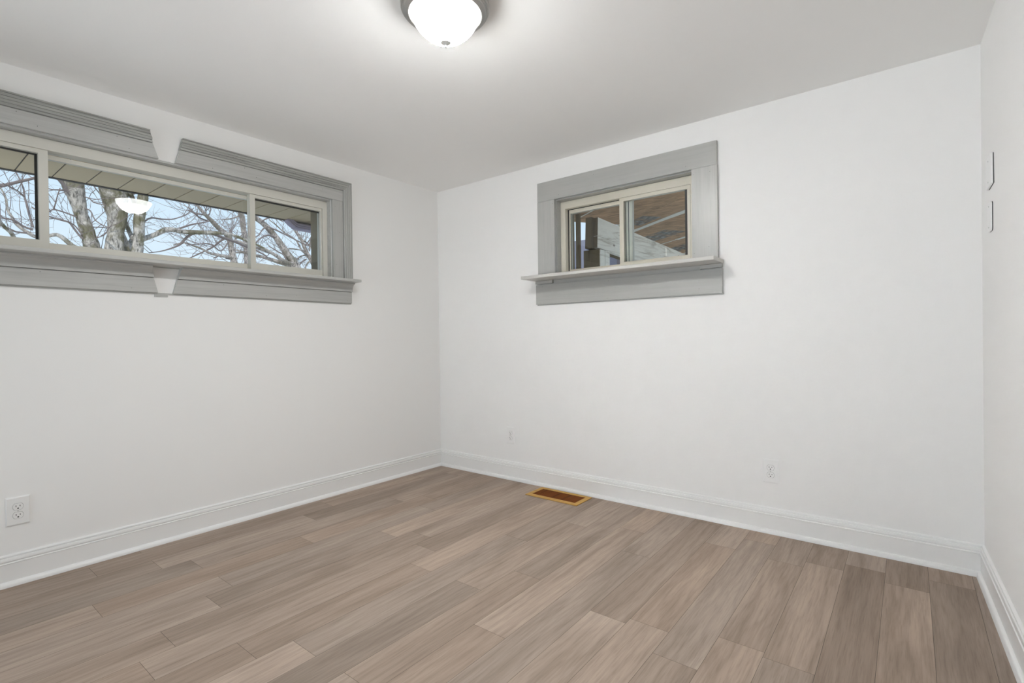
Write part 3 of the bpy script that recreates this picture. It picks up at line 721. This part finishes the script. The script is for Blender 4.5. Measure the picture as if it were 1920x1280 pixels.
MB().box(FB, 1.043, 1.190, 0.0, 0.026, 1.4745, 1.4975).build('stool_block', GREY_X, W2, bevel=0.002)
MB().box(FB, 2.228, 2.352, 0.0, 0.026, 1.4745, 1.4975).build('stool_block', GREY_X, W2, bevel=0.002)
MB().box(FB, 1.19, 2.228, 0.0, 0.006, 1.4695, 1.4980).build('stool_filler', GREY_X, W2)
m = MB().box(FB, 1.043, 2.352, 0.0, 0.019, 1.3270, 1.4690)
for u, z in ((1.62, 1.34), (1.10, 1.455), (1.63, 1.455), (2.22, 1.36)): spot(m, FB, u, z, 0.019)
m.build('apron', [GREY_X, NAIL], W2, bevel=0.0018)
MB().box(FB, 1.047, 2.356, 0.0, 0.007, 1.3200, 1.3280).build('apron_backing', GREY_X, W2)
MB().ring(FB, (1.2135, 2.1805, 1.501, 2.061), (1.2535, 2.150, 1.540, 2.0085), -0.130, -0.060).build('frame', VINYL, W2, bevel=0.0015)
sash(W2, FB, (1.676, 2.1485, 1.541, 2.0075), (0.030, 0.020), 0.024, 0.040, -0.094, -0.062, VINYL, -0.080, (0.0, 0.018, 0.0, 0.0))
sash(W2, FB, (1.262, 1.752, 1.541, 2.004), (0.010, 0.050), 0.026, 0.034, -0.126, -0.098, VINYL, -0.112, (0.002, 0.0, 0.0, 0.0))
MB().ring(FB, (1.2538, 1.676, 1.5405, 2.0082), (1.2630, 1.671, 1.5410, 2.0035), -0.1290, -0.0970).build('pocket_shade', GASKET_AND_SHADE, W2)  # dark ring painted in for the shade of the sash pocket
MB().box(FB, 1.7040, 1.7075, -0.0982, -0.0970, 1.545, 2.000).box(FB, 1.7230, 1.7280, -0.0982, -0.0970, 1.545, 2.000).build('interlock', GASKET_AND_SHADE, W2)
MB().ring(FB, (1.2045, 2.1935, 1.49, 2.0755), (1.230, 2.168, 1.53, 2.050), -0.225, -0.131).build('exterior_trim', BROWN, W2)

# ------------------------------------------------------------------ added glass doors, unseen, around the fill light's opening
W3 = struct(empty('added_rear_doors', (1.75, Y0, 0.02)))
MB().ring(FB, (0.36, 3.14, 0.0, 2.19), (0.46, 3.04, 0.021, 2.09), -Y0 - 0.018, -Y0).build('casing', GREY_X, W3, bevel=0.002)
q3 = MB().ring(FB, (0.455, 3.045, 0.022, 2.095), (0.50, 3.0, 0.06, 2.05), -Y0 + 0.06, -Y0 + 0.12)
q3.box(FB, 1.73, 1.77, -Y0 + 0.07, -Y0 + 0.11, 0.06, 2.05)
q3 = q3.build('frame', VINYL, W3)
MB().box(FB, 0.49, 3.01, -Y0 + 0.088, -Y0 + 0.091, 0.05, 2.06).build('glass_pane', GLASS, q3)

# ------------------------------------------------------------------ ceiling light
LC = (1.832, -1.692)
lamp = tag(empty('ceiling_light', (LC[0], LC[1], H)), 'round flush mount ceiling light with glowing frosted dome and nickel rim', 'ceiling light')
MB().lathe(LC, [(0, H), (0.150, H), (0.1585, H - 0.002), (0.164, H - 0.010), (0.1655, H - 0.020), (0.1650, H - 0.034), (0.1625, H - 0.037), (0.1585, H - 0.0375), (0.1575, H - 0.040), (0.1575, H - 0.044), (0.1535, H - 0.0455), (0.1525, H - 0.049), (0.1450, H - 0.054), (0.1360, H - 0.056), (0.1330, H - 0.054), (0.1320, H - 0.040), (0, H - 0.038)], 96).build('rim', NICKEL, lamp, smooth=35)
dm = [(0.1250, H - 0.044), (0.1255, H - 0.057)]
KEY = [(0.1255, 0.0), (0.1235, 0.010), (0.1165, 0.025), (0.1050, 0.042), (0.0880, 0.060), (0.0660, 0.077), (0.0420, 0.0885), (0.0200, 0.0945), (0.0, 0.0965)]
for i in range(len(KEY) - 1):
    a0, a1, a2, a3 = KEY[max(i - 1, 0)], KEY[i], KEY[i + 1], KEY[min(i + 2, len(KEY) - 1)]
    for q in range(1, 5):
        t = q / 4
        cr = [0.5 * (2 * w1 + (w2 - w0) * t + (2 * w0 - 5 * w1 + 4 * w2 - w3) * t * t + (3 * w1 - w0 - 3 * w2 + w3) * t ** 3) for w0, w1, w2, w3 in zip(a0, a1, a2, a3)]
        dm.append((max(cr[0], 0.0) if not (i == len(KEY) - 2 and q == 4) else 0.0, H - 0.057 - cr[1]))
MB().lathe(LC, dm, 96).build('dome', DOME, lamp, smooth=60)
zb = H - 0.155
MB().lathe(LC, [(0, zb + 0.003), (0.0195, zb + 0.003), (0.0205, zb), (0.0185, zb - 0.003), (0.009, zb - 0.005), (0.0045, zb - 0.008), (0.0035, zb - 0.012), (0.0052, zb - 0.0155), (0.0048, zb - 0.019), (0.0020, zb - 0.0215), (0, zb - 0.022)], 40).build('finial', SATIN, lamp, smooth=35)

# ------------------------------------------------------------------ outlets
def outlet(F, u0, u1, z0, z1, label, rs=1.0):
    uc, zc = (u0 + u1) / 2, (z0 + z1) / 2
    t = empty('wall_outlet', F(uc, 0, zc))
    tag(t, label, 'outlet', 'duplex wall outlets')
    b = 0.004
    m = MB()
    lo = [(u0, z0), (u1, z0), (u1, z1), (u0, z1)]
    hi = [(u0 + b, z0 + b), (u1 - b, z0 + b), (u1 - b, z1 - b), (u0 + b, z1 - b)]
    A = [m.bm.verts.new(F(u, 0.0, z)) for u, z in lo]
    B = [m.bm.verts.new(F(u, 0.0050, z)) for u, z in lo]
    Cc = [m.bm.verts.new(F(u, 0.0078, z)) for u, z in hi]
    for X, Y in ((A, B), (B, Cc)):
        for i in range(4): m.bm.faces.new((X[i], X[(i + 1) % 4], Y[(i + 1) % 4], Y[i]))
    m.bm.faces.new(Cc); m.bm.faces.new(A[::-1])
    m.build('cover_plate', PLATE, t)
    w, h, r = 0.0172, 0.0142, 0.0172
    for dz in (0.0196, -0.0196):
        zz = zc + dz
        prof = []
        for i in range(40):
            a = 2 * math.pi * i / 40
            prof.append((uc + 0.0175 * math.cos(a), zz + max(-h, min(h, 0.0175 * math.sin(a)))))
        ring = [(uc + (u - uc) * 1.07, zz + (z - zz) * 1.09) for u, z in prof]
        rec = MB().plate(F, ring, 0.0074, 0.00798, 1).plate(F, prof, 0.0074, 0.0096, 0).build('receptacle', [PLATE, flat('receptacle_outline', (0.42, 0.42, 0.41, 1))], t)
        s = MB().box(F, uc - 0.0078, uc - 0.0056, 0.0091, 0.0098, zz - 0.0010, zz + 0.0068).box(F, uc + 0.0056, uc + 0.0078, 0.0091, 0.0098, zz - 0.0002, zz + 0.0062)
        s.plate(F, [(uc + 0.0030 * math.cos(q), zz - 0.0075 + 0.0030 * math.sin(q)) for q in [k * math.pi / 6 for k in range(12)]], 0.0091, 0.0098)
        s.build('slots', SLOT_AND_SHADE, rec)
    MB().plate(F, [(uc + 0.0028 * math.cos(q), zc + 0.0028 * math.sin(q)) for q in [k * math.pi / 6 for k in range(12)]], 0.0072, 0.0090).build('screw', SCREW, t)
outlet(FL, -2.677, -2.596, 0.266, 0.392, 'white duplex outlet on the left wall under the wide window')
outlet(FB, 0.737, 0.816, 0.2735, 0.4015, 'white duplex outlet on the back wall, left of the oak floor vent')
outlet(FB, 2.5515, 2.6305, 0.2735, 0.4015, 'white duplex outlet on the back wall toward the right corner')

# ------------------------------------------------------------------ blank plates on the right wall
def blank(name, u0, u1, z0, z1, label, rot=0.0, rad=0.004, th=0.007):
    uc, zc = (u0 + u1) / 2, (z0 + z1) / 2
    def rr(e):
        pts = []
        for cx, cz, a0 in ((u1 - rad, z0 + rad, -90), (u1 - rad, z1 - rad, 0), (u0 + rad, z1 - rad, 90), (u0 + rad, z0 + rad, 180)):
            for i in range(6):
                a = math.radians(a0 + i * 18)
                pts.append((cx + (rad - e) * math.cos(a), cz + (rad - e) * math.sin(a)))
        c, s_ = math.cos(rot), math.sin(rot)
        return [(uc + (u - uc) * c - (z - zc) * s_, zc + (u - uc) * s_ + (z - zc) * c) for u, z in pts]
    t = tag(empty(name, FR(uc, 0, zc)), label, 'wall plate', 'blank wall plates')
    MB().plate(FR, rr(0), 0.0025, th).build('cover', PLATE, t, bevel=0.0015)
    MB().plate(FR, rr(0.0008), 0.0, 0.0028).build('gap_shadow', SLOT_AND_SHADE, t)  # dark sheet stands in for the shadow between plate and wall
    m = MB()
    for dz in (-0.042, 0.042):
        m = MB().plate(FR, [(uc + 0.0032 * math.cos(q), zc + dz + 0.0032 * math.sin(q)) for q in [k * math.pi / 6 for k in range(12)]], th - 0.0005, th + 0.0012)
        m.build('screw', SCREW, t)
blank('wall_plate', 0.196, 0.309, 1.664, 1.786, 'square-cornered blank white plate on right wall, the higher one', 0.05, 0.003, 0.010)
blank('wall_plate', 0.208, 0.281, 1.486, 1.604, 'round-cornered blank white plate on right wall, the lower one', 0.0, 0.014, 0.008)

# ------------------------------------------------------------------ floor vent
FZ = lambda u, n, z: Vector((u, n, z))
v = tag(empty('floor_vent', (1.30, -0.153, 0)), 'honey oak floor vent with dark slats beside the back baseboard', 'floor vent')
V = (1.098, 1.507, -0.254, -0.052); VI = (1.128, 1.472, -0.217, -0.080)
FP = lambda u, n, z: Vector((u, z, n))
m = MB().ring(FP, V, VI, 0.0005, 0.0065)
m.build('frame', OAK, v, bevel=0.002)
MB().box(FW, VI[0], VI[1], VI[2], VI[3], 0.0004, 0.0010).build('shadow_pan', SLOT_AND_SHADE, v)
m = MB()
nsl = 30
for i in range(nsl):
    u = VI[0] + (i + 0.5) * (VI[1] - VI[0]) / nsl
    m.box(FW, u - 0.0036, u + 0.0036, VI[2], VI[3], 0.0012, 0.0052)
for y in (-0.185, -0.1485, -0.112):
    m.box(FW, VI[0], VI[1], y - 0.003, y + 0.003, 0.0010, 0.0036)
m.build('louvers', OAKDK, v)

# ------------------------------------------------------------------ outside the left window: eave, downspout, trees
struct(MB().box(FW, -40, 30, -30, 40, -0.5, -0.40).build('ground', GRASS))
m = MB().box(FW, -0.70, -0.20, -4.8, -0.10, 2.054, 2.075, 1)
y = -4.75
PWD = 0.1545
ys0 = -2.535 - 14 * PWD
for i in range(30):
    a, b = ys0 + i * PWD, ys0 + (i + 1) * PWD
    if a > -0.12: break
    m.box(FW, -0.695, -0.20, a + 0.0035, min(b, -0.10) - 0.0035, 2.050, 2.0545, 0)
so = struct(m.build('soffit', [SOFFIT, SOFFITDK]))
MB().box(FW, -0.725, -0.6955, -4.8, -0.10, 2.046, 2.22).build('fascia', SOFFITDK, so)
MB().box(FW, -0.74, 0.3, -4.8, 0.3, 2.53, 2.56).build('roof_edge', SOFFITDK, so)
# ribbed downspout turning under the eave
d = tag(empty('downspout', (-0.70, -0.93, 2.04)), 'dark bronze ribbed downspout elbow under the eave outside the wide window', 'downspout')
def ribbed(path, w, h):
    """rounded, fluted section swept along a path"""
    mb = MB(); rings = []
    P = [Vector(p) for p in path]
    for i, p in enumerate(P):
        t = (P[min(i + 1, len(P) - 1)] - P[max(i - 1, 0)]).normalized()
        s_ = Vector((1, 0, 0)); s_ = (s_ - t * s_.dot(t)).normalized(); q = t.cross(s_)
        r = []
        for k in range(48):
            a = 2 * math.pi * k / 48
            f = 1 + 0.06 * math.cos(12 * a)
            c, n = math.cos(a), math.sin(a)
            sq = 1 / max(abs(c), abs(n)) ** 0.75
            r.append(mb.bm.verts.new(p + (s_ * c * w + q * n * h) * f * sq))
        rings.append(r)
    for a, b in zip(rings, rings[1:]):
        for k in range(48):
            mb.bm.faces.new((a[k], a[(k + 1) % 48], b[(k + 1) % 48], b[k]))
    mb.bm.faces.new(rings[0]); mb.bm.faces.new(rings[-1][::-1])
    return mb
ribbed([(-0.69, -0.985, 2.06), (-0.69, -0.965, 2.045), (-0.69, -0.945, 2.028), (-0.69, -0.920, 2.013)], 0.034, 0.026).build('elbow', GUTTER, d, smooth=50)
ribbed([(-0.69, -0.925, 2.014), (-0.69, -0.905, 2.008), (-0.68, -0.6, 2.005), (-0.66, -0.3, 2.0), (-0.62, -0.15, 1.99)], 0.036, 0.027).build('pipe', GUTTER, d, smooth=50)
ribbed([(-0.62, -0.16, 1.99), (-0.58, -0.06, 1.94), (-0.56, -0.03, 1.85), (-0.56, -0.03, -0.40)], 0.036, 0.027).build('lower_pipe', GUTTER, d, smooth=50)

TRANGE = None
def twigs(mb, limb, rg, count, length, r0, depth=0):
    P = [Vector(q[:3]) for q in limb]
    n = len(P)
    for _ in range(count):
        s_ = rg.uniform(0.15, 1.0) * (n - 1)
        i = min(int(s_), n - 2); f = s_ - i
        p = P[i].lerp(P[i + 1], f)
        t = (P[i + 1] - P[i]).normalized()
        ax = Vector((rg.uniform(-1, 1), rg.uniform(-1, 1), rg.uniform(-1, 1)))
        ax = (ax - t * ax.dot(t))
        if ax.length < 1e-3: continue
        ax.normalize()
        dr = (t * rg.uniform(0.35, 1.0) + ax * rg.uniform(0.5, 1.0) + Vector((0, 0, 0.25))).normalized()
        L = length * rg.uniform(0.5, 1.25)
        k = 5
        pts = []; q = p.copy()
        for j in range(k + 1):
            pts.append((q.x, q.y, q.z, r0 * (1 - 0.72 * j / k)))
            dr = (dr + Vector((rg.uniform(-.22, .22), rg.uniform(-.22, .22), rg.uniform(-.16, .24)))).normalized()
            q = q + dr * (L / k)
        mb.tube(pts, 4 if depth else 5)
        if depth < 2:
            twigs(mb, pts, rg, rg.choice((2, 3, 3, 4)) if depth == 0 else rg.choice((1, 2, 2)), L * 0.55, r0 * 0.62, depth + 1)

def smoothed(pts, k=3):
    """Catmull-Rom through the measured points"""
    out = []
    n = len(pts)
    for i in range(n - 1):
        p0, p1, p2, p3 = (pts[max(i - 1, 0)], pts[i], pts[i + 1], pts[min(i + 2, n - 1)])
        for j in range(k):
            t = j / k
            out.append(tuple(0.5 * (2 * b + (c - a) * t + (2 * a - 5 * b + 4 * c - d_) * t * t + (3 * b - a - 3 * c + d_) * t ** 3) for a, b, c, d_ in zip(p0, p1, p2, p3)))
    out.append(pts[-1])
    return [(x, y, z, max(r, 0.003)) for x, y, z, r in out]

def knobbly(mb, pts, rg, sides):
    """trunk tube with an uneven surface"""
    n0 = len(mb.bm.verts)
    mb.tube(pts, sides)
    mb.bm.verts.ensure_lookup_table()
    for i in range(n0, len(mb.bm.verts)):
        mb.bm.verts[i].co += Vector((rg.uniform(-1, 1), rg.uniform(-1, 1), 0)) * 0.006

def tree(key, label, bark, base, base_r, twn, twl, seed, twr=0.0055):
    D = TREES[key]
    rg = random.Random(seed)
    t = tag(empty('bare_tree', base), label, 'tree', 'bare trees outside the wide window')
    m = MB()
    low = [Vector(s_[0][:3]) for s_ in D['stem']]
    top = sum(low, Vector()) / len(low)
    bx = Vector(base)
    for k, s_ in enumerate(D['stem']):
        a = Vector(s_[0][:3])
        pts = [(bx.x, bx.y, bx.z, base_r * 1.25), (bx.x * .7 + a.x * .3, bx.y * .7 + a.y * .3, bx.z + (a.z - bx.z) * 0.35, base_r * 0.95), (bx.x * .3 + a.x * .7, bx.y * .3 + a.y * .7, bx.z + (a.z - bx.z) * 0.7, (base_r * 0.6 + s_[0][3] * 0.5))]
        if k == 0 or len(D['stem']) == 1: pass
        else: pts = pts[1:]
        knobbly(m, smoothed(pts + list(s_), 4), rg, 14)
    m.build('trunk', bark, t, smooth=60)
    tw = MB()
    for b in D.get('branch', []):
        b2 = smoothed(b, 3)
        MB().tube(b2, 8).build('branch', bark if b[0][3] > 0.03 else TWIG, t, smooth=60)
        twigs(tw, b2, rg, twn, twl, twr)
    for s_ in D['stem']:
        twigs(tw, s_, rg, twn + 2, twl * 1.2, twr * 1.15)
    o = tw.build('twigs', TWIG, t, smooth=80)
    o['kind'] = 'stuff'
    return t
tree('A', 'big mossy bare tree with several thick stems outside the wide window', BARK, (-6.95, -0.55, -0.40), 0.34, 3, 0.75, 5)
tree('B', 'bare tree with one thick diagonal trunk, seen in the right sash', BARK2, (-9.5, 5.05, -0.40), 0.19, 4, 1.0, 12, 0.0062)
tree('C', 'grey bare tree leaning left, seen just left of the window latch', BARK2, (-12.2, 4.55, -0.40), 0.18, 5, 1.2, 8, 0.0078)
tree('F', 'slender bare tree with fanning branches at the far right pane edge', BARK2, (-14.8, 10.9, -0.40), 0.15, 6, 1.4, 21, 0.0085)
tree('D', 'pale distant bare trunk half hidden behind the window latch', BARK2, (-17.4, 8.3, -0.40), 0.16, 4, 1.6, 33, 0.0095)

# ------------------------------------------------------------------ porch outside the back window
bd = Vector((0.0589, 0.9966, -0.0567)).normalized()
bs = Vector((bd.y, -bd.x, 0)).normalized()
bu = bs.cross(bd).normalized()
def FBm(o):
    o = Vector(o)
    return lambda u, n, z: o + bd * u + bs * n + bu * z
bt = tag(empty('porch_beam', (1.03, 0.9, 1.868)), 'pale weathered timber beam running out under the porch roof', 'beam')
F1 = FBm((1.053, 0.9, 1.868))
for z0, z1 in ((0.105, 0.268), (0.0, 0.103)):
    MB().box(F1, 0.002, 5.2, -0.042, 0.0, z0, z1).box(F1, 0.0, 0.0019, -0.0415, -0.0005, z0 + 0.001, z1 - 0.001, 1).build('ply', [BEAM, POSTM], bt)
MB().box(F1, -0.02, 5.2, -0.115, -0.050, 0.0, 0.275).build('ply', POSTM, bt, bevel=0.003)
pt = tag(empty('porch_post', (0.995, 0.98, -0.40)), 'square brown timber post carrying the porch beam', 'post')
MB().box(FW, 0.915, 1.074, 0.90, 0.985, -0.40, 1.855).build('ply', POSTM, pt, bevel=0.003)
MB().box(FW, 0.915, 1.074, 0.987, 1.075, -0.40, 1.855).build('ply', POSTM, pt, bevel=0.003)
MB().box(FW, 1.0745, 1.082, 0.903, 0.982, -0.40, 1.850).box(FW, 1.0745, 1.082, 0.989, 1.075, -0.40, 1.850).build('side_board', BEAM, pt)
tag(MB().box(FW, 0.179, 0.222, 2.0, 2.045, -0.40, 2.50).build('porch_stud', POSTM, bevel=0.002, loc=(0.2, 2.02, -0.40)), 'thin mottled wooden stud standing left of the porch post', 'stud')
F2 = FBm((0.875, 1.72, 1.885))
tag(MB().box(F2, -0.25, 3.0, -0.03, 0.0, 0.0, 0.022).box(F2, -0.25, 3.0, -0.03, -0.002, 0.026, 0.045).build('porch_rail', BEAM, loc=(0.87, 1.72, 1.885)), 'thin pale rail seen below the porch beam', 'rail')
# roof sheathing laid in sheets with daylight in the joints painted as white strips
d1 = Vector((0.83, -0.557, 0)); d2 = Vector((0.557, 0.83, 0))
FS = lambda u, n, z: Vector((0, 0, 2.50)) + d1 * u + d2 * n + Vector((0, 0, z))
rf = tag(empty('porch_roof', (1.2, 2.5, 2.50)), 'underside of the brown sheathed porch roof with light gaps', 'roof')
for (s0, s1, n0, n1) in ((-0.2, 2.0, 0.30, 0.99), (-1.32, 1.7, 1.00, 1.86), (-1.30, 1.5, 1.87, 2.52), (-1.95, 1.3, 2.535, 2.885), (-2.60, 1.0, 2.915, 3.82), (-4.30, 1.0, 3.85, 4.70), (-5.80, 1.0, 4.74, 5.60), (-7.0, 1.0, 5.63, 6.5)):
    MB().box(FS, s0, s1, n0, n1, 0.0, 0.012).build('roof_sheet', SHEATH, rf)
STAMPS = ((-2.20, -1.40, 3.26, 3.60), (-1.28, -0.80, 2.56, 2.80), (-3.00, -2.25, 4.18, 4.50), (-0.4, 0.3, 3.30, 3.62))
rs_ = random.Random(6)
for s0, s1, n0, n1 in STAMPS:
    MB().plate(lambda u, n, z: FS(u, z, n), [(s0, n0), (s1, n0), (s1, n1), (s0, n1)], -0.0015, -0.0004).build('mill_stamp', STAMP, rf)
for (s0, s1, n0, w) in ((-2.6, 0.98, 2.900, 0.055), (-3.4, -1.95, 3.835, 0.013), (-1.93, 0.98, 3.838, 0.036), (-1.62, -1.12, 2.528, 0.022), (-4.9, 0.98, 4.720, 0.026), (-1.1, 0.6, 1.865, 0.010)):
    k = 9
    top_ = [(s0 + (s1 - s0) * i / k, n0 + w * rs_.uniform(0.55, 1.0)) for i in range(k + 1)]
    bot_ = [(s0 + (s1 - s0) * i / k, n0 - w * rs_.uniform(0.55, 1.0)) for i in range(k + 1)]
    MB().plate(lambda u, n, z: FS(u, z, n), top_ + bot_[::-1], -0.004, -0.0005).build('gap_daylight', GAP_DAYLIGHT, rf)  # white strips stand in for daylight between the roof sheets
tag(MB().box(FW, -3.2, -0.1, 3.6, 3.7, -0.40, 2.55).build('outbuilding', LAVW, loc=(-1.6, 3.6, -0.40)), 'pale lavender grey siding beyond the thin porch stud', 'outbuilding')
